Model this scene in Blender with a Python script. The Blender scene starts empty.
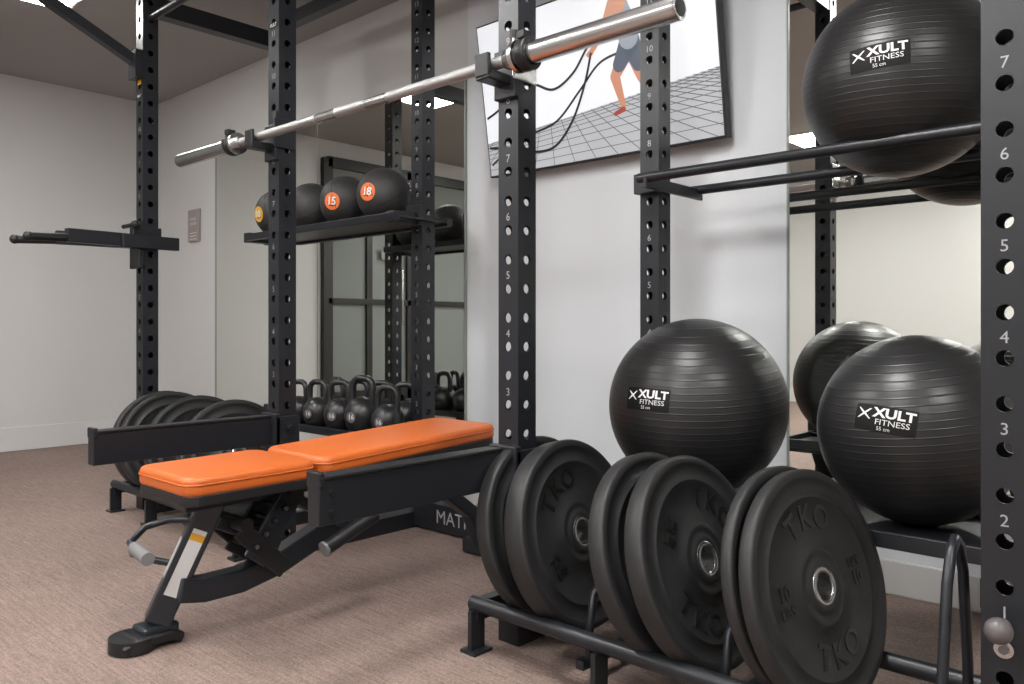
import bpy, bmesh, math, random
from mathutils import Vector, Matrix
random.seed(4)
sc = bpy.context.scene
V = Vector

# ------------------------------------------------------------------ materials
def mat(name, col, rough=0.5, metal=0.0, bump=0.0, bscale=200, var=0.0, vscale=8, emit=None, estr=0, spec=0.5, coat=0.0):
    m = bpy.data.materials.new(name); m.use_nodes = True
    nt = m.node_tree; b = nt.nodes['Principled BSDF']
    b.inputs['Base Color'].default_value = (*col, 1)
    b.inputs['Roughness'].default_value = rough
    b.inputs['Metallic'].default_value = metal
    b.inputs['Specular IOR Level'].default_value = spec
    b.inputs['Coat Weight'].default_value = coat
    tc = nt.nodes.new('ShaderNodeTexCoord')
    if var > 0:
        n = nt.nodes.new('ShaderNodeTexNoise'); n.inputs['Scale'].default_value = vscale; n.inputs['Detail'].default_value = 4
        r = nt.nodes.new('ShaderNodeMapRange'); r.inputs[3].default_value = 1-var; r.inputs[4].default_value = 1+var
        mx = nt.nodes.new('ShaderNodeVectorMath'); mx.operation = 'SCALE'
        mx.inputs[0].default_value = col
        nt.links.new(tc.outputs['Object'], n.inputs['Vector']); nt.links.new(n.outputs['Fac'], r.inputs[0])
        nt.links.new(r.outputs[0], mx.inputs['Scale']); nt.links.new(mx.outputs[0], b.inputs['Base Color'])
    if bump > 0:
        n2 = nt.nodes.new('ShaderNodeTexNoise'); n2.inputs['Scale'].default_value = bscale; n2.inputs['Detail'].default_value = 3
        bp = nt.nodes.new('ShaderNodeBump'); bp.inputs['Strength'].default_value = bump; bp.inputs['Distance'].default_value = 0.002
        nt.links.new(tc.outputs['Object'], n2.inputs['Vector']); nt.links.new(n2.outputs['Fac'], bp.inputs['Height'])
        nt.links.new(bp.outputs[0], b.inputs['Normal'])
    if emit:
        b.inputs['Emission Color'].default_value = (*emit, 1); b.inputs['Emission Strength'].default_value = estr
    return m

M_frame = mat('powder_coat_black', (0.013, 0.0145, 0.018), 0.36, bump=0.08, bscale=600, spec=0.42)
M_white = mat('white_print', (0.70, 0.70, 0.70), 0.6)
M_dim = mat('grey_print', (0.32, 0.32, 0.33), 0.6)
M_steel = mat('brushed_steel', (0.55, 0.55, 0.55), 0.26, 1.0, bump=0.1, bscale=300)
M_knurl = mat('knurled_steel', (0.46, 0.46, 0.46), 0.42, 1.0, bump=0.7, bscale=900)
M_plast = mat('black_plastic', (0.011, 0.011, 0.012), 0.45, bump=0.1, spec=0.4)
M_rubber = mat('plate_rubber', (0.016, 0.016, 0.0165), 0.5, bump=0.3, bscale=250, var=0.25, vscale=30, spec=0.42)
M_rubtxt = mat('plate_lettering', (0.006, 0.006, 0.006), 0.35)
M_orange = mat('orange_vinyl', (0.53, 0.115, 0.018), 0.42, bump=0.3, bscale=350)
M_bench = mat('bench_frame_grey', (0.017, 0.021, 0.027), 0.32, metal=0.1)
M_grip = mat('grip_grey', (0.16, 0.16, 0.165), 0.55)
M_knob = mat('knob_grey', (0.10, 0.09, 0.09), 0.4)
M_stick = mat('sticker_white', (0.6, 0.6, 0.6), 0.5)
M_ylw = mat('sticker_yellow', (0.65, 0.33, 0.02), 0.5)
M_orlab = mat('orange_label', (0.72, 0.15, 0.02), 0.5)
M_ylab = mat('yellow_label', (0.70, 0.38, 0.03), 0.5)
M_med = mat('medicine_ball_rubber', (0.026, 0.025, 0.025), 0.55, bump=0.6, bscale=180)
M_kb = mat('kettlebell_iron', (0.013, 0.013, 0.014), 0.33, bump=0.3, bscale=200)
M_label = mat('ball_label_black', (0.003, 0.003, 0.003), 0.6, spec=0.25)
M_wallW = mat('paint_white', (0.62, 0.645, 0.67), 0.6, bump=0.08, bscale=300, var=0.015, vscale=1.2)
M_wallC = mat('paint_warm_grey', (0.565, 0.563, 0.555), 0.7, bump=0.1, bscale=300, var=0.02, vscale=1.0)
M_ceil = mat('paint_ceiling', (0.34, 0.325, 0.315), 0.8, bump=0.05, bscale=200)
M_base = mat('baseboard_paint', (0.60, 0.60, 0.595), 0.5)
M_mirror = mat('mirror_glass', (0.82, 0.84, 0.80), 0.0, 1.0)
M_mback = mat('mirror_edge', (0.25, 0.28, 0.26), 0.3)
M_glass = mat('door_glass', (0.20, 0.22, 0.21), 0.08)
M_dark = mat('door_frame_dark', (0.014, 0.013, 0.013), 0.4)
M_sign = mat('sign_brown', (0.30, 0.265, 0.25), 0.5)
M_lamp = mat('ceiling_panel_emitter', (1, 1, 1), 0.5, emit=(1.0, 0.985, 0.965), estr=13.5)
M_scr = mat('screen_picture_white', (0.3, 0.3, 0.3), 0.25, emit=(0.93, 0.95, 1.0), estr=0.20)
def smat(n, c, s=0.20):
    return mat(n, tuple(x*0.3 for x in c), 0.3, emit=c, estr=s)
M_sfl = smat('screen_picture_floor', (0.50, 0.51, 0.53))
M_sln = smat('screen_picture_lines', (0.12, 0.12, 0.13))
M_sskin = smat('screen_picture_skin', (0.62, 0.27, 0.16))
M_sshort = smat('screen_picture_shorts', (0.08, 0.10, 0.14))
M_sshirt = smat('screen_picture_shirt', (0.30, 0.33, 0.38))
M_srope = smat('screen_picture_rope', (0.01, 0.01, 0.012))
M_sshoe = smat('screen_picture_shoe', (0.35, 0.06, 0.04))
M_shair = smat('screen_picture_hair', (0.05, 0.03, 0.02))

def ball_mat():
    m = bpy.data.materials.new('stability_ball_vinyl'); m.use_nodes = True
    nt = m.node_tree; b = nt.nodes['Principled BSDF']
    b.inputs['Base Color'].default_value = (0.015, 0.015, 0.0155, 1); b.inputs['Roughness'].default_value = 0.36
    b.inputs['Specular IOR Level'].default_value = 0.48
    tc = nt.nodes.new('ShaderNodeTexCoord')
    w = nt.nodes.new('ShaderNodeTexWave'); w.wave_type = 'BANDS'; w.bands_direction = 'Z'
    w.inputs['Scale'].default_value = 20; w.inputs['Distortion'].default_value = 0
    w.wave_profile = 'SIN'
    p = nt.nodes.new('ShaderNodeMath'); p.operation = 'POWER'; p.inputs[1].default_value = 22
    n = nt.nodes.new('ShaderNodeTexNoise'); n.inputs['Scale'].default_value = 160
    a = nt.nodes.new('ShaderNodeMath'); a.operation = 'MULTIPLY_ADD'; a.inputs[1].default_value = 0.10
    bp = nt.nodes.new('ShaderNodeBump'); bp.inputs['Strength'].default_value = 0.45; bp.inputs['Distance'].default_value = 0.0012
    L = nt.links.new
    L(tc.outputs['Object'], w.inputs['Vector']); L(w.outputs['Fac'], p.inputs[0]); L(tc.outputs['Object'], n.inputs['Vector'])
    L(n.outputs['Fac'], a.inputs[0]); L(p.outputs[0], a.inputs[2]); L(a.outputs[0], bp.inputs['Height']); L(bp.outputs[0], b.inputs['Normal'])
    return m
M_ball = ball_mat()

def floor_mat():
    m = bpy.data.materials.new('floor_woven_carpet'); m.use_nodes = True
    nt = m.node_tree; b = nt.nodes['Principled BSDF']; L = nt.links.new
    b.inputs['Roughness'].default_value = 0.7; b.inputs['Specular IOR Level'].default_value = 0.3
    tc = nt.nodes.new('ShaderNodeTexCoord')
    mp = nt.nodes.new('ShaderNodeMapping'); mp.inputs['Scale'].default_value = (8.0, 140, 1)
    n = nt.nodes.new('ShaderNodeTexNoise'); n.inputs['Scale'].default_value = 1.0; n.inputs['Detail'].default_value = 5; n.inputs['Roughness'].default_value = 0.7
    n2 = nt.nodes.new('ShaderNodeTexNoise'); n2.inputs['Scale'].default_value = 230; n2.inputs['Detail'].default_value = 2
    n3 = nt.nodes.new('ShaderNodeTexNoise'); n3.inputs['Scale'].default_value = 2.2; n3.inputs['Detail'].default_value = 4
    mx = nt.nodes.new('ShaderNodeMath'); mx.operation = 'MULTIPLY_ADD'; mx.inputs[1].default_value = 1.0
    mx2 = nt.nodes.new('ShaderNodeMath'); mx2.operation = 'MULTIPLY_ADD'; mx2.inputs[1].default_value = 0.25
    cr = nt.nodes.new('ShaderNodeMapRange'); cr.inputs[1].default_value = .85; cr.inputs[2].default_value = 1.40
    mix = nt.nodes.new('ShaderNodeMix'); mix.data_type = 'RGBA'
    mix.inputs[6].default_value = (0.130, 0.091, 0.076, 1); mix.inputs[7].default_value = (0.310, 0.229, 0.198, 1)
    L(tc.outputs['Object'], mp.inputs[0]); L(mp.outputs[0], n.inputs['Vector']); L(tc.outputs['Object'], n2.inputs['Vector']); L(tc.outputs['Object'], n3.inputs['Vector'])
    L(n2.outputs['Fac'], mx.inputs[0]); L(n.outputs['Fac'], mx.inputs[2]); L(n3.outputs['Fac'], mx2.inputs[0]); L(mx.outputs[0], mx2.inputs[2])
    L(mx2.outputs[0], cr.inputs[0]); L(cr.outputs[0], mix.inputs[0]); L(mix.outputs[2], b.inputs['Base Color'])
    bp = nt.nodes.new('ShaderNodeBump'); bp.inputs['Strength'].default_value = 0.5; bp.inputs['Distance'].default_value = 0.002
    L(mx.outputs[0], bp.inputs['Height']); L(bp.outputs[0], b.inputs['Normal'])
    return m
M_floor = floor_mat()

# ------------------------------------------------------------------ mesh builder
_tc = {}
def text_geo(s, size, ext=0.0, off=0.0):
    k = (s, size, ext, off)
    if k in _tc: return _tc[k]
    cu = bpy.data.curves.new('t', 'FONT'); cu.body = s; cu.size = size; cu.align_x = 'CENTER'; cu.align_y = 'CENTER'
    cu.extrude = ext; cu.resolution_u = 3; cu.offset = off
    ob = bpy.data.objects.new('t', cu); sc.collection.objects.link(ob)
    dg = bpy.context.evaluated_depsgraph_get()
    me = bpy.data.meshes.new_from_object(ob.evaluated_get(dg))
    r = ([v.co.copy() for v in me.vertices], [tuple(p.vertices) for p in me.polygons])
    bpy.data.objects.remove(ob); bpy.data.meshes.remove(me)
    _tc[k] = r; return r

def basis(o, x, y, z):
    return Matrix(((x[0], y[0], z[0], o[0]), (x[1], y[1], z[1], o[1]), (x[2], y[2], z[2], o[2]), (0, 0, 0, 1)))
def frame_n(o, n, up=V((0, 0, 1)), roll=0.0):
    n = V(n).normalized(); x = V(up).cross(n).normalized(); y = n.cross(x)
    return basis(o, x, y, n) @ Matrix.Rotation(roll, 4, 'Z')

class MB:
    def __init__(s): s.v = []; s.f = []; s.m = []; s.sm = []; s.mats = []
    def mi(s, m):
        if m not in s.mats: s.mats.append(m)
        return s.mats.index(m)
    def add(s, vs, fs, m, smooth=False, M=None):
        o = len(s.v); i = s.mi(m)
        for v in vs:
            v = V(v); s.v.append(M @ v if M is not None else v)
        for f in fs: s.f.append(tuple(o+k for k in f)); s.m.append(i); s.sm.append(smooth)
    def box(s, c, d, m, M=None, taper=None):
        x, y, z = d[0]/2, d[1]/2, d[2]/2; c = V(c)
        vs = [c+V((a*x, b*y, e*z)) for a in (-1, 1) for b in (-1, 1) for e in (-1, 1)]
        fs = [(0, 1, 3, 2), (4, 6, 7, 5), (0, 4, 5, 1), (2, 3, 7, 6), (0, 2, 6, 4), (1, 5, 7, 3)]
        s.add(vs, fs, m, False, M)
    def beam(s, p0, p1, w, h, m, up=V((0, 0, 1))):
        p0 = V(p0); p1 = V(p1); d = (p1-p0); L = d.length; d.normalize()
        x = d.cross(V(up)).normalized(); u = x.cross(d)
        s.box((0, 0, 0), (w, L, h), m, basis((p0+p1)/2, x, d, u))
    def cyl(s, p0, p1, r, m, seg=20, r2=None, caps=True):
        s.loft([(p0, r), (p1, r if r2 is None else r2)], m, seg, caps)
    def loft(s, pr, m, seg=16, caps=True, closed=False):
        P = [V(p) for p, r in pr]; R = [r for p, r in pr]; n = len(P); rings = []
        prev = None
        for i in range(n):
            if closed: t = P[(i+1) % n]-P[i-1]
            else: t = P[min(i+1, n-1)]-P[max(i-1, 0)]
            t.normalize()
            if prev is None:
                a = V((0, 0, 1)) if abs(t.z) < .9 else V((1, 0, 0))
                x = a.cross(t).normalized()
            else:
                x = (prev - t*prev.dot(t)).normalized()
            prev = x; y = t.cross(x)
            rings.append([P[i]+(x*math.cos(2*math.pi*k/seg)+y*math.sin(2*math.pi*k/seg))*R[i] for k in range(seg)])
        vs = [v for r in rings for v in r]; fs = []
        N = n if closed else n-1
        for i in range(N):
            j = (i+1) % n
            for k in range(seg):
                l = (k+1) % seg; fs.append((i*seg+k, i*seg+l, j*seg+l, j*seg+k))
        s.add(vs, fs, m, True)
        if caps and not closed:
            s.add(rings[0], [tuple(range(seg))[::-1]], m); s.add(rings[-1], [tuple(range(seg))], m)
    def tube(s, pts, r, m, seg=12, closed=False): s.loft([(p, r) for p in pts], m, seg, True, closed)
    def lathe(s, prof, M, m, seg=48, closed=False, smooth=True):
        n = len(prof); vs = []; fs = []
        for (r, z) in prof:
            for k in range(seg):
                a = 2*math.pi*k/seg; vs.append(V((r*math.cos(a), r*math.sin(a), z)))
        for i in range(n if closed else n-1):
            j = (i+1) % n
            for k in range(seg):
                l = (k+1) % seg; fs.append((i*seg+k, i*seg+l, j*seg+l, j*seg+k))
        s.add(vs, fs, m, smooth, M)
    def sphere(s, c, r, m, seg=32, rings=16, sc_=(1, 1, 1)):
        c = V(c); vs = [c+V((0, 0, r*sc_[2]))]; fs = []
        for i in range(1, rings):
            t = math.pi*i/rings
            for k in range(seg):
                a = 2*math.pi*k/seg
                vs.append(c+V((r*sc_[0]*math.sin(t)*math.cos(a), r*sc_[1]*math.sin(t)*math.sin(a), r*sc_[2]*math.cos(t))))
        vs.append(c-V((0, 0, r*sc_[2]))); e = len(vs)-1
        for k in range(seg):
            l = (k+1) % seg; fs.append((0, 1+k, 1+l)); b = 1+(rings-2)*seg; fs.append((e, b+l, b+k))
            for i in range(rings-2): a = 1+i*seg; fs.append((a+k, a+seg+k, a+seg+l, a+l))
        s.add(vs, fs, m, True)
    def sweep(s, path, x, w, h, m):
        """rectangular section swept along a (y,z) path in plane x"""
        n = len(path); vs = []; fs = []
        for i in range(n):
            a = V((0, *path[max(i-1, 0)])); b = V((0, *path[min(i+1, n-1)])); t = (b-a).normalized(); nn = V((0, -t.z, t.y))
            p = V((x, *path[i]))
            for (sx, sn) in ((-1, -1), (1, -1), (1, 1), (-1, 1)): vs.append(p+V((sx*w/2, 0, 0))+nn*sn*h/2)
        for i in range(n-1):
            for k in range(4):
                l = (k+1) % 4; fs.append((i*4+k, i*4+l, i*4+4+l, i*4+4+k))
        fs.append((0, 1, 2, 3)); fs.append((4*n-1, 4*n-2, 4*n-3, 4*n-4))
        s.add(vs, fs, m)
    def text(s, t, size, M, m, ext=0.0, off=0.0):
        vs, fs = text_geo(t, size, ext, off); s.add(vs, fs, m, False, M)
    def obj(s, name, parent=None, bevel=0, seg=2, origin=None):
        me = bpy.data.meshes.new(name)
        o = V(origin) if origin is not None else V((0, 0, 0))
        me.from_pydata([v-o for v in s.v], [], s.f)
        for m in s.mats: me.materials.append(m)
        me.polygons.foreach_set('material_index', s.m); me.polygons.foreach_set('use_smooth', s.sm)
        bm = bmesh.new(); bm.from_mesh(me); bmesh.ops.recalc_face_normals(bm, faces=bm.faces); bm.to_mesh(me); bm.free()
        me.update()
        ob = bpy.data.objects.new(name, me); sc.collection.objects.link(ob); ob.location = o
        if parent: ob.parent = parent
        if bevel:
            b = ob.modifiers.new('b', 'BEVEL'); b.width = bevel; b.segments = seg; b.limit_method = 'ANGLE'; b.angle_limit = math.radians(50)
        return ob
def empty(name, loc=(0, 0, 0)):
    e = bpy.data.objects.new(name, None); sc.collection.objects.link(e); e.empty_display_size = .1
    return e

# ------------------------------------------------------------------ layout constants
W = 2.48; XL = -5.72; XR = 2.6; YF = -3.2; HC = 2.36
UX = [-3.50, -2.424, -1.342, -0.280]; YFR = 1.48; YRR = 2.113; UW = 0.066

# ------------------------------------------------------------------ room
def simple_box(name, c, d, m, bevel=0):
    b = MB(); b.box((0, 0, 0), d, m); ob = b.obj(name, bevel=bevel); ob.location = c; return ob
simple_box('floor', ((XL+XR)/2, (YF+W)/2, -0.05), (XR-XL+.2, W-YF+.2, 0.1), M_floor)
simple_box('ceiling', ((XL+XR)/2, (YF+W)/2, HC+0.05), (XR-XL+.2, W-YF+.2, 0.1), M_ceil)
simple_box('wall_left', (XL-.05, (YF+W)/2, HC/2), (.1, W-YF+.2, HC), M_wallC)
simple_box('wall_right', (XR+.05, (YF+W)/2, HC/2), (.1, W-YF+.2, HC), M_wallC)
simple_box('wall_front', ((XL+XR)/2, YF-.05, HC/2), (XR-XL, .1, HC), M_wallC)
b = MB()
b.box(((XL-2.544)/2, W+.05, HC/2), (-2.544-XL, .1, HC), M_wallC)
b.box(((-2.544+XR)/2, W+.05, HC/2), (XR+2.544, .1, HC), M_wallW)
b.obj('wall_back')
def baseboard(name, c, d):
    b = MB(); b.box(c, d, M_base)
    b.obj(name, bevel=.004)
baseboard('baseboard_left', (XL+.008, (YF+W)/2, .075), (.016, W-YF, .15))
baseboard('baseboard_back', ((XL+XR)/2, W-.008, .05), (XR-XL-.04, .016, .10))
baseboard('baseboard_front', ((XL+XR)/2, YF+.008, .075), (XR-XL-.04, .016, .15))

def mirror(x0, x1, z0, z1, seams=()):
    b = MB(); b.box(((x0+x1)/2, W-.004, (z0+z1)/2), (x1-x0, .006, z1-z0), M_mirror)
    for sx in seams: b.box((sx, W-.0075, (z0+z1)/2), (.003, .002, z1-z0), M_mback)
    b.box((x0-.003, W-.006, (z0+z1)/2), (.006, .011, z1-z0), M_mback); b.box((x1+.003, W-.006, (z0+z1)/2), (.006, .011, z1-z0), M_mback)
    b.box(((x0+x1)/2, W-.006, z0-.004), (x1-x0, .011, .008), M_mback)
    return b.obj('wall_mirror')
mirror(-4.828, -2.555, .315, 1.92, (-3.7,))
mirror(-1.074, 1.8, .315, 1.92, (.4,))

# storefront door on left wall
b = MB(); y0, y1 = .15, 1.05; xd = XL+.03
b.box((xd-.01, (y0+y1)/2, 1.1), (.012, y1-y0, 2.2), M_glass)
for yy in (y0, y1): b.box((xd, yy, 1.1), (.05, .09, 2.2), M_dark)
for zz, h in ((2.17, .09), (.12, .22), (1.0, .05)): b.box((xd, (y0+y1)/2, zz), (.05, y1-y0, h), M_dark)
b.box((xd, .62, 1.1), (.045, .06, 2.2), M_dark)
b.tube([(xd+.03, .3, .8), (xd+.08, .3, .8), (xd+.08, .3, 1.3), (xd+.03, .3, 1.3)], .012, M_steel)
b.box((xd+.03, .42, 1.42), (.01, .16, .08), M_sign)
b.obj('door_1', bevel=.003)
b = MB(); y0, y1 = -1.3, .05
b.box((xd-.01, (y0+y1)/2, 1.1), (.012, y1-y0, 2.2), M_glass)
for yy in (y0, -.6, y1): b.box((xd, yy, 1.1), (.05, .08, 2.2), M_dark)
for zz, h in ((2.17, .09), (.1, .18), (1.0, .05)): b.box((xd, (y0+y1)/2, zz), (.05, y1-y0, h), M_dark)
b.obj('window_1', bevel=.003)

# sign
b = MB(); b.box((-5.12, W-.008, 1.45), (.155, .014, .21), M_sign)
Mt = basis((-5.12, W-.017, 1.49), V((1, 0, 0)), V((0, 0, 1)), V((0, -1, 0)))
b.text('FITNESS', .025, Mt, M_white); b.text('CENTER', .025, Mt @ Matrix.Translation((0, -.03, 0)), M_white)
for k in range(3): b.box((-5.12, W-.0165, 1.40-.02*k), (.09, .002, .004), M_white)
b.obj('wall_sign', bevel=.002)

# ceiling lights
for (cx, cy, sz) in [(-4.16, 1.26, .34), (-4.2, -1.0, .52), (-2.6, .3, .52), (-2.6, -1.7, .52), (-.9, .9, .52), (-.9, -.9, .52), (.9, .5, .52), (.9, -1.3, .52), (-.9, -2.5, .52)]:
    b = MB(); b.box((cx, cy, HC-.006), (sz, sz, .012), M_white); b.box((cx, cy, HC-.014), (sz-.04, sz-.04, .006), M_lamp)
    b.obj('ceiling_light_panel')

# ------------------------------------------------------------------ rack
rack = empty('power_rack')
HS = .072; HR = .0128; Z0 = .731-.036-HS*9; NC = 31; ZT = Z0+NC*HS
def upright_mesh():
    b = MB(); w = UW/2
    dirs = [(V((1, 0, 0)), V((0, -1, 0))), (V((0, 1, 0)), V((1, 0, 0))), (V((-1, 0, 0)), V((0, 1, 0))), (V((0, -1, 0)), V((-1, 0, 0)))]
    for (ux, n) in dirs:
        Mx = basis(n*w, ux, V((0, 0, 1)), n)
        for c in range(NC):
            zc = Z0+HS*(c+.5); h = HS/2; rp = []; cp = []
            cs = [(-w, -h), (w, -h), (w, h), (-w, h)]
            for k in range(4):
                a = cs[k]; d = cs[(k+1) % 4]
                for j in range(4): t = j/4; rp.append(V((a[0]+(d[0]-a[0])*t, zc+a[1]+(d[1]-a[1])*t, 0)))
            for k in range(16):
                an = math.radians(-135+22.5*k); cp.append(V((HR*math.cos(an), zc+HR*math.sin(an), 0)))
            ip = [v-V((0, 0, .005)) for v in cp]
            fs = [(k, (k+1) % 16, 16+(k+1) % 16, 16+k) for k in range(16)]+[(16+k, 16+(k+1) % 16, 32+(k+1) % 16, 32+k) for k in range(16)]
            b.add(rp+cp+ip, fs, M_frame, False, Mx)
    b.box((0, 0, Z0/2), (UW, UW, Z0), M_frame)
    b.box((0, 0, ZT+.012), (UW+.002, UW+.002, .024), M_plast)
    for n in range(1, 15):
        z = .763+.144*(n-4)
        if z < ZT-.03: b.text(str(n), .027, basis((0, -w-.0008, z), V((1, 0, 0)), V((0, 0, 1)), V((0, -1, 0))), M_dim)
    return b
um = upright_mesh().obj('upright_front_1', rack)
um.location = (UX[0], YFR, 0)
k = 1
for i, x in enumerate(UX):
    for y in (YFR, YRR):
        if (i, y) == (0, YFR): continue
        k += 1
        o = bpy.data.objects.new('upright_%d' % k, um.data); sc.collection.objects.link(o); o.parent = rack; o.location = (x, y, 0)

b = MB()
yf = YFR+UW/2; yr = YRR-UW/2
for x in UX:
    b.box((x, (yf+yr)/2, 2.17), (.06, yr-yf, .075), M_frame)
    b.box((x, 1.80, .03), (.07, .70, .06), M_frame)
for i in range(3):
    x0 = UX[i]+UW/2; x1 = UX[i+1]-UW/2
    b.box(((x0+x1)/2, YRR, 2.25), (x1-x0, .05, .06), M_frame)
# front pull-up bars
b.tube([(UX[0], YFR, 2.105), (UX[1], YFR, 2.105)], .016, M_frame)
b.tube([(UX[1], YFR, 2.2), (UX[2], YFR, 2.2)], .016, M_frame)
# forward diagonal brace
b.beam((UX[0], 1.46, 1.90), (UX[0], .62, 2.30), .04, .04, M_frame)
b.box((UX[0], 1.43, 1.90), (.075, .03, .12), M_frame)
# rear floor beam in lifting bay
b.box(((UX[1]+UX[2])/2, 2.06, .06), (UX[2]-UX[1]-.07, .05, .10), M_frame)
b.text('MATRIX', .072, basis((-2.13, 2.034, .062), V((1, 0, 0)), V((0, 0, 1)), V((0, -1, 0))), M_dim)
b.obj('crossmembers', rack, bevel=.004)

# plate trays
def tray(x0, x1, divs, name):
    b = MB(); z = .115
    for y in (1.36, 1.68):
        b.cyl((x0, y, z), (x1, y, z), .018, M_frame)
        n = 4
        for k in range(n):
            xx = x0+(x1-x0)*(k+.03)/(n-1+.06)
            b.box((xx, y, .05), (.012, .045, .10), M_frame)
            b.box((xx, y, .004), (.05, .06, .008), M_frame)
    for xx in (x0+.01, x1-.01): b.box((xx, 1.52, .10), (.03, .34, .045), M_frame)
    for xx in divs:
        b.tube([(xx, 1.40, .06), (xx, 1.405, .12), (xx, 1.42, .19), (xx, 1.46, .22), (xx, 1.58, .22), (xx, 1.62, .19), (xx, 1.635, .12), (xx, 1.64, .06)], .009, M_frame)
        b.box((xx, 1.52, .05), (.02, .30, .02), M_frame)
    return b
t = tray(UX[2]-.035, UX[3]+.02, (-1.06, -.735), 'a')
t.tube([(-.36, 1.40, .08), (-.36, 1.41, .2), (-.36, 1.44, .36), (-.36, 1.465, .41), (-.36, 1.49, .425), (-.36, 1.515, .41), (-.36, 1.54, .36), (-.36, 1.57, .2), (-.36, 1.58, .08)], .009, M_frame)
t.obj('plate_tray_1', rack)
tray(UX[0]-.04, UX[1]-.06, (-3.2, -2.92), 'b').obj('plate_tray_2', rack)

# stability ball shelves
b = MB()
xa, xb = UX[2]+UW/2, UX[3]-UW/2
zt = .335
b.box(((xa+xb)/2, 1.925, zt), (xb-xa, .35, .010), M_frame)
b.box(((xa+xb)/2, 1.75, zt+.003), (xb-xa, .014, .034), M_frame); b.box(((xa+xb)/2, 2.09, zt+.012), (xb-xa, .012, .045), M_frame)
for x in (xa+.008, xb-.008): b.box((x, (yf+yr)/2, zt), (.016, yr-yf, .05), M_frame)
# upper shelf
for y in (2.0, 2.30): b.cyl((UX[2]+.015, y, 1.22), (UX[3]+.03, y, 1.22), .015, M_frame)
for x in (UX[2]+.045, UX[3]-.045): b.box((x, 2.15, 1.205), (.012, .33, .035), M_frame)
b.box((UX[2], 2.065, 1.215), (.075, .03, .06), M_frame)
b.obj('stability_ball_shelf', rack, bevel=.002)

# medicine ball and kettlebell shelves
b = MB()
for z in (1.20, .345):
    x0, x1 = -3.46, -2.36
    b.box(((x0+x1)/2, 1.93, z), (x1-x0, .03, .030), M_frame); b.box(((x0+x1)/2, 2.20, z), (x1-x0, .03, .030), M_frame)
    b.box(((x0+x1)/2, 2.065, z), (x1-x0, .26, .008), M_frame)
    for x in (UX[0], UX[1]):
        b.box((x, 2.03, z+.005), (.05, .17, .045), M_frame)
        b.box((x, YRR-.045, z+.02), (.08, .02, .08), M_frame)
b.obj('accessory_shelf', rack, bevel=.002)

# safety arms
for i in (1, 2):
    b = MB(); x = UX[i]-.02 if i == 2 else UX[i]
    ye = .90 if i == 2 else .865; L = 1.445-ye; ym = (1.445+ye)/2
    b.box((x, ym, .432), (.04, L, .092), M_frame)
    b.box((x, ym, .481), (.048, L, .008), M_plast)
    b.box((x, ye+.006, .478), (.046, .014, .030), M_frame)
    b.box((UX[i], YFR-.045, .43), (.090, .022, .12), M_frame)
    for s in (-1, 1): b.box((UX[i]+s*.040, YFR-.005, .43), (.010, .09, .10), M_frame)
    b.cyl((UX[i]+.045, YFR, .44), (UX[i]+.065, YFR, .44), .011, M_plast)
    if i == 2:
        for zz in (.41, .45): b.cyl((x+.019, ye+.03, zz), (x+.024, ye+.03, zz), .006, M_plast, 12)
    b.obj('safety_arm_%d' % i, rack, bevel=.003)

# J cups
BY, BZ = 1.385, 1.41
for i in (1, 2):
    b = MB(); x = UX[i]
    b.box((x, YFR-UW/2-.008, BZ-.01), (.070, .014, .12), M_frame)
    b.box((x+.038, YFR-.015, BZ+.02), (.007, .085, .10), M_steel if i == 2 else M_frame)
    b.box((x, 1.400, BZ-.028), (.044, .09, .024), M_frame)
    b.box((x, 1.358, BZ-.006), (.044, .012, .055), M_plast)
    b.cyl((x+.03, YFR-.045, BZ+.05), (x+.03, YFR-.045, BZ+.09), .010, M_plast)
    b.obj('bar_hook_%d' % i, rack, bevel=.003)

# dip handle attachment on far upright
b = MB(); x = UX[0]
b.box((x, YFR-UW/2-.012, 1.13), (.10, .02, .20), M_frame)
b.box((x+.045, YFR-.02, 1.16), (.012, .12, .09), M_frame)
b.beam((x+.055, 1.59, 1.14), (x+.055, 1.35, 1.14), .03, .055, M_frame)
for s, dx in ((-1, .09), (1, .07)):
    b.beam((x+s*.03, 1.43, 1.145), (x+s*dx*.75, 1.14, 1.145), .035, .055, M_frame)
    b.cyl((x+s*dx*.75, 1.15, 1.135), (x+s*dx, 1.0, 1.128), .017, M_plast)
    b.sphere((x+s*dx, 1.0, 1.128), .019, M_plast, 16, 8)
b.cyl((x-.05, 1.40, 1.21), (x+.07, 1.40, 1.21), .009, M_plast); b.sphere((x+.075, 1.40, 1.21), .018, M_plast, 16, 8)
b.obj('dip_handles', rack, bevel=.003)
# lock knob + bolts + stickers
b = MB()
b.cyl((UX[3], 1.448, .312), (UX[3], 1.41, .312), .010, M_knob); b.sphere((UX[3]+.002, 1.395, .318), .020, M_knob, 24, 12)
b.cyl((UX[3], 1.448, .276), (UX[3], 1.440, .276), .014, M_steel, 24); b.cyl((UX[3], 1.440, .276), (UX[3], 1.436, .276), .007, M_knob, 16)
b.box((UX[3]+.01, 1.4465, .20), (.03, .002, .03), M_stick)
b.box((UX[0], 1.4465, 1.83), (.035, .001, .02), M_ylw)
for (i, z) in ((0, 1.77), (1, 1.80)):
    b.box((UX[i], 1.4465, z), (.05, .0008, .02), M_label)
    b.text('XULT', .016, basis((UX[i], 1.4455, z), V((1, 0, 0)), V((0, 0, 1)), V((0, -1, 0))), M_white)
b.obj('knob_and_stickers', rack)

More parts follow.
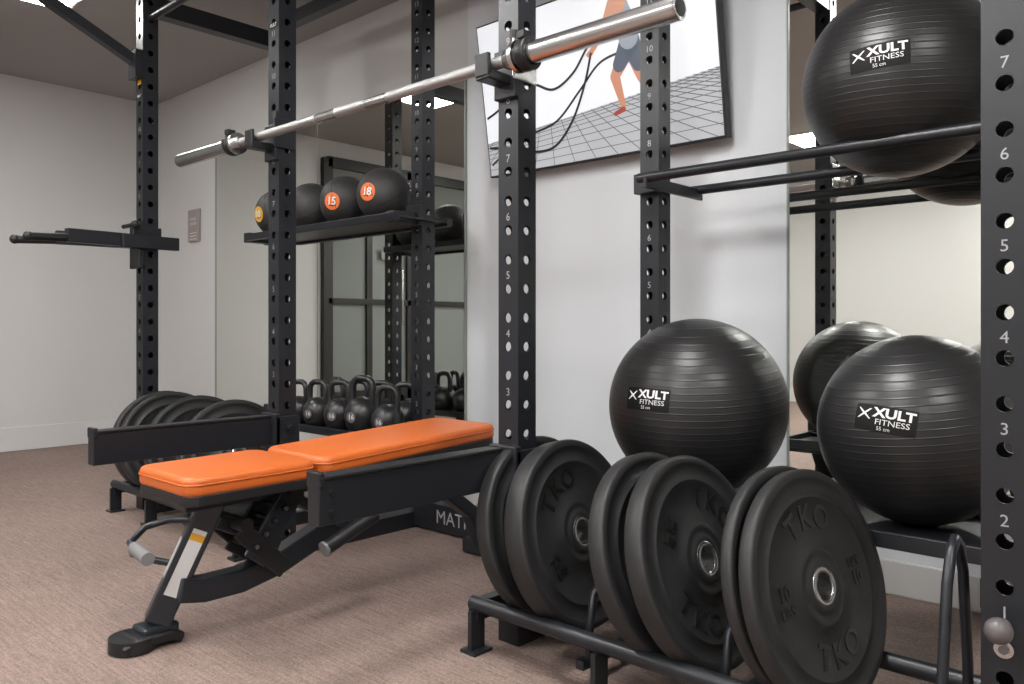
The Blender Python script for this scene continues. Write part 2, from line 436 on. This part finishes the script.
# ------------------------------------------------------------------ barbell
b = MB(); xc = -1.902; hl = 1.080; il = .645
b.cyl((xc-il, BY, BZ), (xc+il, BY, BZ), .014, M_steel, 24)
for s0, s1 in ((-.62, -.17), (.17, .62), (-.07, .07)): b.cyl((xc+s0, BY, BZ), (xc+s1, BY, BZ), .0146, M_knurl, 24)
for s in (-1, 1):
    b.cyl((xc+s*il, BY, BZ), (xc+s*(il+.012), BY, BZ), .037, M_steel, 32)
    b.cyl((xc+s*(il-.03), BY, BZ), (xc+s*il, BY, BZ), .022, M_steel, 32, r2=.030 if s > 0 else None)
    b.cyl((xc+s*(il+.012), BY, BZ), (xc+s*(hl-.004), BY, BZ), .025, M_steel, 32)
    b.cyl((xc+s*(hl-.004), BY, BZ), (xc+s*hl, BY, BZ), .0235, M_steel, 32)
    b.cyl((xc+s*hl, BY, BZ), (xc+s*(hl+.001), BY, BZ), .018, M_plast, 32)
b.obj('barbell', origin=(xc, BY, BZ))
for s in (-1, 1):
    b = MB(); xx = xc+s*(il+.034)
    Mx = frame_n((xx, BY, BZ), (1, 0, 0))
    b.lathe([(.0255, -.014), (.036, -.014), (.038, -.011), (.038, .011), (.036, .014), (.0255, .014)], Mx, M_plast, 32, closed=True)
    b.box((xx, BY-.012, BZ+.040), (.024, .030, .018), M_plast)
    b.box((xx+.004, BY+.025, BZ+.033), (.018, .045, .008), M_steel)
    b.obj('barbell_clamp', bevel=.002, origin=(xx, BY, BZ))

# ------------------------------------------------------------------ weight plates
PR = .220
def plate(c, lean, yaw, t=.045, label='10', roll=0.0, detail=True):
    b = MB(); R = PR
    l = math.radians(lean); yw = math.radians(yaw)
    n = V((math.cos(l)*math.cos(yw), -math.cos(l)*math.sin(yw), math.sin(l)))
    Mx = frame_n(c, n, roll=math.radians(roll)); h = t/2
    prof = []
    half = [(.026, h), (.047, h), (.050, h-.003), (.060, h-.004), (.063, h-.002), (.072, h-.002), (.075, h-.005), (.163, h-.005), (.165, h-.0025), (.168, h-.0025), (.170, h-.005), (.197, h-.005), (.201, h-.001), (.204, h), (R-.006, h), (R-.002, h-.002), (R, h-.006)]
    prof = half+[(r, -z) for r, z in reversed(half)]
    b.lathe(prof, Mx, M_rubber, 72, closed=True)
    for s in (-1, 1):
        b.lathe([(.0255, s*(h-.002)), (.0255, s*(h+.001)), (.036, s*(h+.001)), (.037, s*(h-.001))], Mx, M_steel, 40)
    b.lathe([(.0255, -h), (.0255, h)], Mx, M_steel, 40)
    if detail:
        zz = h-.0042
        def put(s, size, ang, rad, sp, flip=False):
            n_ = len(s)
            for i, ch in enumerate(s):
                a = ang-(i-(n_-1)/2)*sp if not flip else ang+(i-(n_-1)/2)*sp
                ar = math.radians(a)
                T = Matrix.Translation((rad*math.cos(ar), rad*math.sin(ar), zz)) @ Matrix.Rotation(ar-math.pi/2+(math.pi if flip else 0), 4, 'Z')
                b.text(ch, size, Mx @ T, M_rubtxt, .0016, .0012)
        put('TKO', .064, 90, .128, 23); put('TKO', .064, -90, .128, 23, True)
        T = Mx @ Matrix.Translation((-.122, 0, zz))
        b.text(label, .038, T @ Matrix.Translation((0, .016, 0)), M_rubtxt, .0016, .0007); b.text('LBS', .028, T @ Matrix.Translation((0, -.016, 0)), M_rubtxt, .0016, .0006)
        T = Mx @ Matrix.Translation((.122, 0, zz))
        b.text('SET', .026, T @ Matrix.Translation((0, .016, 0)), M_rubtxt, .0016, .0006); b.text(label, .035, T @ Matrix.Translation((0, -.014, 0)), M_rubtxt, .0016, .0007)
    return b.obj('weight_plate', origin=c)
zc = .288
plate((-1.285, 1.52, zc), 13, 0, .040, '25', 20)
plate((-1.190, 1.515, zc), 14, -2, .055, '25', 30)
plate((-.935, 1.50, zc), 18, 2, .040, '25')
plate((-.852, 1.51, zc), 18, 2, .045, '25', -35)
plate((-.645, 1.52, zc), 14, 8, .026, '10')
plate((-.600, 1.51, zc), 14, 9, .030, '10', 4)
for i, (x, l, t) in enumerate([(-3.40, 14, .045), (-3.33, 14, .045), (-3.08, 17, .05), (-2.80, 17, .05)]):
    plate((x, 1.52, zc), l, 4, t, '45', 15*i, True)

# ------------------------------------------------------------------ stability balls
def sball(c, R, n, up=V((0, 0, 1)), tilt=(0, 0, 0), fs=1.0):
    e = empty('stability_ball'); e.location = c
    b = MB(); b.sphere((0, 0, 0), R, M_ball, 96, 48)
    ob = b.obj('ball_body', e); ob.rotation_euler = tilt
    lb = MB(); Mx = frame_n((0, 0, 0), n, up)
    def proj(vs, off):
        out = []
        for v in vs:
            p = Mx @ V((v.x, v.y, R)); out.append(p.normalized()*(R+off))
        return out
    hw, hh = .064*fs, .028*fs
    N = 12; vs = []; fc = []
    for j in range(N+1):
        for i in range(N+1): vs.append(V((-hw+2*hw*i/N, -hh+2*hh*j/N, 0)))
    for j in range(N):
        for i in range(N): a = j*(N+1)+i; fc.append((a, a+1, a+N+2, a+N+1))
    lb.add(proj(vs, .0006), fc, M_label, True)
    def tx(s, size, x, y, sx=1.0, off=0):
        v2, f2 = text_geo(s, size*fs, 0, off); lb.add(proj([V((v.x*sx+x*fs, v.y+y*fs, 0)) for v in v2], .0014), f2, M_white)
    tx('XULT', .027, .018, .012, 1.22, .0009); tx('FITNESS', .0165, .016, -.007, 1.2); tx('55 cm', .011, .0, -.020)
    # swoosh X mark
    for sgn in (1, -1):
        pts = []
        for k in range(7):
            t = k/6; x = -.056+.026*t; y = sgn*(-.011+.022*t)+.008
            wd = .0035*(1-abs(t-.5))
            pts.append((V((x-wd, y, 0)), V((x+wd, y, 0))))
        vv = [V((p.x*fs, p.y*fs, 0)) for q in pts for p in q]
        lb.add(proj(vv, .0014+.0002*sgn), [(2*k, 2*k+1, 2*k+3, 2*k+2) for k in range(6)], M_white)
    lb.obj('ball_label', e)
    return e
sball((-1.066, 1.88, .340+.232), .2300, (-.04, -.99, .14), V((.02, 0, 1)), (.10, .03, 0))
sball((-.543, 1.93, .340+.212), .2100, (-.02, -.98, .18), V((.10, 0, 1)), (.12, -.08, 0))
sball((-.642, 2.15, 1.396), .236, (.09, -.977, .02), V((-.04, 0, 1)), (.05, .05, 0), 1.05)

# ------------------------------------------------------------------ medicine balls
for x, lab, lm, nv in ((-2.59, '18', M_orlab, (.24, -.95, .0)), (-2.85, '15', M_orlab, (.36, -.92, -.1)), (-3.11, '12', M_orlab, (-.2, -.95, .05)), (-3.385, '10', M_ylab, (.0, -.95, -.1))):
    R = .112; c = V((x, 2.05, 1.204+R))
    b = MB(); b.sphere((0, 0, 0), R, M_med, 48, 24)
    Mx = frame_n((0, 0, 0), V(nv).normalized(), V((.1, 0, 1)))
    def proj(v, off): return (Mx @ V((v.x, v.y, R))).normalized()*(R+off)
    vs = [proj(V((0, 0, 0)), .0012)]+[proj(V((.038*math.cos(a*math.pi/12), .038*math.sin(a*math.pi/12), 0)), .0012) for a in range(24)]
    b.add(vs, [(0, 1+k, 1+(k+1) % 24) for k in range(24)], lm, True)
    v2, f2 = text_geo(lab, .045, 0, .001); b.add([proj(v, .0024) for v in v2], f2, M_white)
    for ax in (0, 1, 2):
        pts = []
        for k in range(48):
            a = 2*math.pi*k/48; p = [(0, math.cos(a), math.sin(a)), (math.cos(a), 0, math.sin(a)), (math.cos(a), math.sin(a), 0)][ax]
            pts.append(Matrix.Rotation(.6, 3, 'X') @ Matrix.Rotation(.5, 3, 'Z') @ V(p)*(R-.0008))
        b.loft([(p, .0018) for p in pts], M_plast, 6, False, True)
    ob = b.obj('medicine_ball'); ob.location = c

# ------------------------------------------------------------------ kettlebells
def kettlebell(x, y, z, R, ang):
    b = MB()
    prof = [(.0, 0), (R*.62, 0), (R*.70, .004), (R*.9, R*.4), (R, R*.85), (R*.93, R*1.3), (R*.7, R*1.65), (R*.4, R*1.85), (.0, R*1.9)]
    b.lathe(prof, Matrix.Identity(4), M_kb, 32)
    hw = R*.72; top = R*1.55; H = R*1.35
    pts = []
    for t in [0, .08, .18, .3, .42, .5, .58, .7, .82, .92, 1]:
        a = math.pi*(1-t); cx = math.cos(a); sx = math.sin(a)
        X = hw*math.copysign(abs(cx)**.55, cx)*(1 if sx > .3 else .95); Z = top+H*abs(sx)**.55
        pts.append(((X, 0, Z), R*.19))
    b.loft([((-hw*.75, 0, R*1.2), R*.24)]+pts+[((hw*.75, 0, R*1.2), R*.24)], M_kb, 12)
    vs = [(R*.30*math.cos(a*math.pi/10), -R*1.005, R*.9+R*.30*math.sin(a*math.pi/10)) for a in range(20)]
    b.add(vs, [tuple(range(20))], M_knob)
    b.text('16', R*.4, basis((0, -R*1.01, R*.9), V((1, 0, 0)), V((0, 0, 1)), V((0, -1, 0))), M_white)
    ob = b.obj('kettlebell'); ob.location = (x, y, z); ob.rotation_euler = (0, 0, ang)
for k, x in enumerate([-2.50, -2.66, -2.82, -2.98, -3.13, -3.28]):
    kettlebell(x, 1.995, .350, [.066, .076, .068, .066, .064, .06][k], .5+random.uniform(-.3, .3))
for k, x in enumerate([-2.57, -2.73, -2.89, -3.05]):
    kettlebell(x, 2.145, .350, .066, .2+random.uniform(-.4, .4))

# ------------------------------------------------------------------ bench
bench = empty('weight_bench'); bx = -1.92
def pad(name, y0, y1, z0, z1, w, th, w2=None):
    L = math.hypot(y1-y0, z1-z0); a = math.atan2(z1-z0, y1-y0)
    c = V((bx, (y0+y1)/2, (z0+z1)/2)); R = Matrix.Translation(c) @ Matrix.Rotation(a, 4, 'X')
    b = MB(); w2 = w2 or w; vs = []; fs = []
    out = []
    def corner(cx, cy, r, a0):
        for k in range(6): t = math.radians(a0+90*k/5); out.append((cx+r*math.cos(t), cy+r*math.sin(t)))
    r = .04
    corner(w/2-r, L/2-r, r, 0); corner(-w/2+r, L/2-r, r, 90); corner(-w2/2+r, -L/2+r, r, 180); corner(w2/2-r, -L/2+r, r, 270)
    m = len(out)
    vs = [V((x, y, -th/2)) for x, y in out]+[V((x, y, th/2)) for x, y in out]
    fs = [tuple(range(m))[::-1], tuple(range(m, 2*m))]+[(k, (k+1) % m, m+(k+1) % m, m+k) for k in range(m)]
    b.add(vs, fs, M_orange, False, R)
    o = b.obj(name, bench, bevel=.014, seg=5)
    for p in o.data.polygons: p.use_smooth = True
    b2 = MB(); sx = .99
    b2.add([V((x*sx, y*sx, -th/2-.020)) for x, y in out]+[V((x*sx, y*sx, -th/2+.006)) for x, y in out], fs, M_plast, False, R)
    b2.obj(name+'_base', bench, bevel=.004)
    b3 = MB(); pts = [R @ V((x*1.002, y*1.002, th/2-.018)) for x, y in out]
    b3.tube(pts, .0022, M_orange, 6, True); b3.obj(name+'_seam', bench)
pad('seat_pad', .840, 1.185, .408, .412, .31, .048, .29)
pad('back_pad', 1.200, 1.865, .414, .446, .30, .048)
b = MB()
b.beam((-1.985, .862, .05), (-1.93, .99, .36), .055, .062, M_bench)       # front leg
b.sweep([(.895, .132), (.96, .118), (1.06, .118), (1.17, .14), (1.30, .19), (1.45, .245), (1.60, .27), (1.76, .265)], bx-.03, .055, .060, M_bench)
b.sweep([(1.72, .28), (1.88, .16), (1.95, .03)], bx, .05, .045, M_bench)
b.box((bx+.03, 1.95, .03), (.22, .06, .05), M_bench)
b.sweep([(.89, .350), (1.22, .352)], bx, .06, .045, M_bench)
for s in (-1, 1):
    b.sweep([(1.16, .358), (1.76, .388)], bx+s*.06, .025, .04, M_bench)
    b.beam((bx+s*.05, 1.06, .18), (bx+s*.05, 1.18, .35), .010, .07, M_bench)
    b.beam((bx+s*.052, 1.02, .27), (bx+s*.052, 1.15, .14), .010, .05, M_plast)
b.beam((bx, 1.36, .22), (bx, 1.18, .33), .04, .03, M_bench)
for k in range(5):
    b.cyl((bx-.065, 1.06+.028*k, .22+.028*k), (bx+.065, 1.06+.028*k, .22+.028*k), .009, M_plast)
    b.cyl((bx+.065, 1.06+.028*k, .22+.028*k), (bx+.068, 1.06+.028*k, .22+.028*k), .006, M_steel)
b.cyl((bx-.075, 1.17, .335), (bx+.075, 1.17, .335), .022, M_plast)
b.cyl((bx-.07, 1.03, .28), (bx+.07, 1.03, .28), .018, M_plast)
b.beam((bx, .98, .29), (bx, 1.16, .20), .03, .035, M_bench)
b.obj('frame', bench, bevel=.006)
b = MB()
b.sweep([(.765, .012), (.80, .024), (.88, .024), (.91, .012)], -1.985, .10, .026, M_plast)
b.cyl((-1.985, .805, .003), (-1.985, .805, .034), .055, M_plast, 28); b.box((-1.985, .86, .038), (.07, .09, .026), M_bench)
b.obj('front_foot', bench, bevel=.008, seg=3)
b = MB()
b.tube([(bx-.04, .96, .29), (bx-.12, .92, .285), (bx-.15, .87, .27), (bx-.12, .82, .245), (bx-.04, .81, .235)], .009, M_bench)
b.tube([(bx-.03, .93, .18), (bx-.11, .88, .19), (bx-.135, .83, .215), (bx-.08, .815, .238)], .009, M_bench)
b.cyl((bx-.08, .815, .240), (bx+.02, .805, .234), .016, M_grip)
b.cyl((-1.76, 1.20, .205), (-1.76, 1.36, .265), .019, M_plast); b.cyl((-1.76, 1.36, .265), (-1.88, 1.40, .26), .012, M_bench)
b.cyl((-1.76, 1.195, .203), (-1.76, 1.202, .2055), .021, M_grip)
b.obj('handles', bench)
b = MB()
d = (V((-1.93, .99, .36))-V((-1.985, .862, .05))).normalized()
nx = d.cross(V((0, 0, 1))).normalized(); nn = nx.cross(d)
pc = V((-1.985, .862, .05))+d*.16
b.box((0, 0, 0), (.0015, .17, .034), M_stick, basis(pc+nx*.0285*(1 if nx.x > 0 else -1), nx, d, nn))
b.box((0, 0, 0), (.0020, .018, .034), M_ylw, basis(pc+d*.065+nx*.0286*(1 if nx.x > 0 else -1), nx, d, nn))
b.box((0, 0, 0), (.030, .10, .0015), M_stick, basis(pc+nn*.0318*(1 if nn.y < 0 else -1), nx, d, nn))
b.obj('warning_sticker', bench)

# ------------------------------------------------------------------ TV
tv = empty('wall_tv')
TW, TH = 1.08, .615
Mtv = basis((-2.34, 2.415, 1.405), V((1, 0, 0)), V((0, -math.sin(.145), math.cos(.145))), V((0, -math.cos(.145), -math.sin(.145))))
b = MB()
b.box((TW/2, TH/2, -.02), (TW, TH, .04), M_plast, Mtv)
b.box((TW/2, TH/2, -.045), (TW*.6, TH*.5, .03), M_plast, Mtv)
b.obj('tv_body', tv, bevel=.003)
b = MB(); b.box((-2.34+TW/2, W-.025, 1.70), (.4, .05, .3), M_frame); b.obj('tv_bracket', tv)
bz = .007
def scr(pts, m, lay):
    b.add([V((x, y, .0010+.0004*lay)) for x, y in pts], [tuple(range(len(pts)))], m, False, Mtv)
b = MB(); SW, SH = TW, TH
scr([(bz, bz), (TW-bz, bz), (TW-bz, TH-bz), (bz, TH-bz)], M_scr, 0)
fy = .23
scr([(bz, bz), (TW-bz, bz), (TW-bz, fy), (bz, fy-.09)], M_sfl, 1)
def line(p, q, w, m, lay):
    p = V((*p, 0)); q = V((*q, 0)); d = (q-p).normalized(); n_ = V((-d.y, d.x, 0))*w/2
    scr([(p-n_)[:2], (q-n_)[:2], (q+n_)[:2], (p+n_)[:2]], m, lay)
vp = V((.35, .36))
def ytop(x): return (fy-.09)+(.09)*(x-bz)/(TW-2*bz)
for k in range(-14, 34):
    xb = .35+k*.10; p0 = V((xb, bz))
    d = vp-p0
    lo, hi = 0.0, 1.0
    for _ in range(30):
        mid = (lo+hi)/2; p = p0+d*mid
        if p.y < ytop(p.x): lo = mid
        else: hi = mid
    p1 = p0+d*lo
    def clip(a, c):
        lo, hi = 0.0, 1.0; dx = c.x-a.x
        for lim, sg in ((bz, 1), (TW-bz, -1)):
            if abs(dx) > 1e-6:
                tt = (lim-a.x)/dx; ins = (a.x-lim)*sg >= 0; ine = (c.x-lim)*sg >= 0
                if not ins and not ine: return None
                if not ins: lo = max(lo, tt)
                if not ine: hi = min(hi, tt)
            elif (a.x-lim)*sg < 0: return None
        return (a+(c-a)*lo, a+(c-a)*hi) if hi > lo else None
    cl = clip(p0, p1)
    if cl: line(cl[0], cl[1], .003, M_sln, 2)
for f in (.18, .36, .52, .65, .76, .85, .92, .97):
    line((bz, bz+(fy-.09-bz)*f), (TW-bz, bz+(fy-bz)*f), .0025, M_sln, 2)
def limb(pts, m, lay):
    for i in range(len(pts)-1):
        (x0, y0, r0), (x1, y1, r1) = pts[i], pts[i+1]
        d = V((x1-x0, y1-y0)).normalized(); n_ = V((-d.y, d.x)); a0 = math.atan2(n_.y, n_.x); out = []
        for k in range(9): a = a0+math.pi*k/8; out.append((x0+r0*math.cos(a), y0+r0*math.sin(a)))
        for k in range(9): a = a0+math.pi+math.pi*k/8; out.append((x1+r1*math.cos(a), y1+r1*math.sin(a)))
        scr(out, m, lay+i*.3)
# athlete with battle ropes (picture on the screen)
limb([(.745, .35, .030), (.775, .26, .020), (.815, .185, .011)], M_sskin, 3)
limb([(.715, .35, .032), (.665, .28, .021), (.690, .175, .011)], M_sskin, 5)
limb([(.690, .160, .010), (.655, .150, .008)], M_sshoe, 6); limb([(.818, .178, .010), (.79, .166, .008)], M_sshoe, 6)
limb([(.735, .385, .042), (.688, .318, .028)], M_sshort, 7); limb([(.740, .385, .040), (.768, .305, .027)], M_sshort, 7)
limb([(.735, .40, .040), (.715, .47, .044), (.695, .52, .044)], M_sshirt, 8)
limb([(.688, .535, .018), (.676, .555, .014)], M_sskin, 9)
limb([(.668, .572, .022), (.666, .580, .022)], M_sskin, 9); limb([(.674, .588, .016), (.678, .582, .018)], M_shair, 10)
limb([(.715, .525, .019), (.680, .455, .014), (.618, .43, .010)], M_sskin, 10); limb([(.618, .43, .012), (.603, .428, .009)], M_sskin, 10)
limb([(.670, .520, .020), (.625, .440, .014), (.570, .385, .010)], M_sskin, 11); limb([(.570, .385, .012), (.557, .38, .009)], M_sskin, 11)
def rope(P, w, lay):
    out = []; n_ = len(P)
    for i in range(n_-1):
        p0 = V(P[max(i-1, 0)]); p1 = V(P[i]); p2 = V(P[i+1]); p3 = V(P[min(i+2, n_-1)])
        for k in range(8):
            t = k/8; out.append(.5*((2*p1)+(-p0+p2)*t+(2*p0-5*p1+4*p2-p3)*t*t+(-p0+3*p1-3*p2+p3)*t**3))
    out.append(V(P[-1])); L_, R_ = [], []
    for i, p in enumerate(out):
        d = (out[min(i+1, len(out)-1)]-out[max(i-1, 0)]).normalized(); q = V((-d.y, d.x))*w/2; L_.append(p+q); R_.append(p-q)
    for i in range(len(out)-1): scr([L_[i][:2], L_[i+1][:2], R_[i+1][:2], R_[i][:2]], M_srope, lay)
rope([(.57, .385), (.53, .28), (.46, .16), (.37, .08), (.27, .07), (.16, .10), (.02, .12)], .010, 12)
rope([(.618, .43), (.56, .41), (.48, .33), (.38, .29), (.28, .33), (.18, .33), (.10, .27), (.02, .24)], .010, 12)
rope([(.70, .36), (.60, .34), (.50, .26), (.38, .17), (.24, .14), (.12, .10), (.02, .05)], .009, 4)
b.obj('tv_screen_picture', tv)

# ------------------------------------------------------------------ camera
cam = bpy.data.cameras.new('camera'); co = bpy.data.objects.new('camera', cam); sc.collection.objects.link(co)
co.location = (0, 0, .78); co.rotation_euler = (math.radians(90), 0, math.atan2(.6765, .7364))
cam.sensor_width = 36; cam.lens = 800/1024*36; cam.shift_y = -15/1024; cam.clip_start = .02
sc.camera = co
w = bpy.data.worlds.new('world'); sc.world = w; w.use_nodes = True
w.node_tree.nodes['Background'].inputs[0].default_value = (.8, .82, .85, 1); w.node_tree.nodes['Background'].inputs[1].default_value = .3
sc.view_settings.view_transform = 'Standard'
sc.view_settings.exposure = 1.95
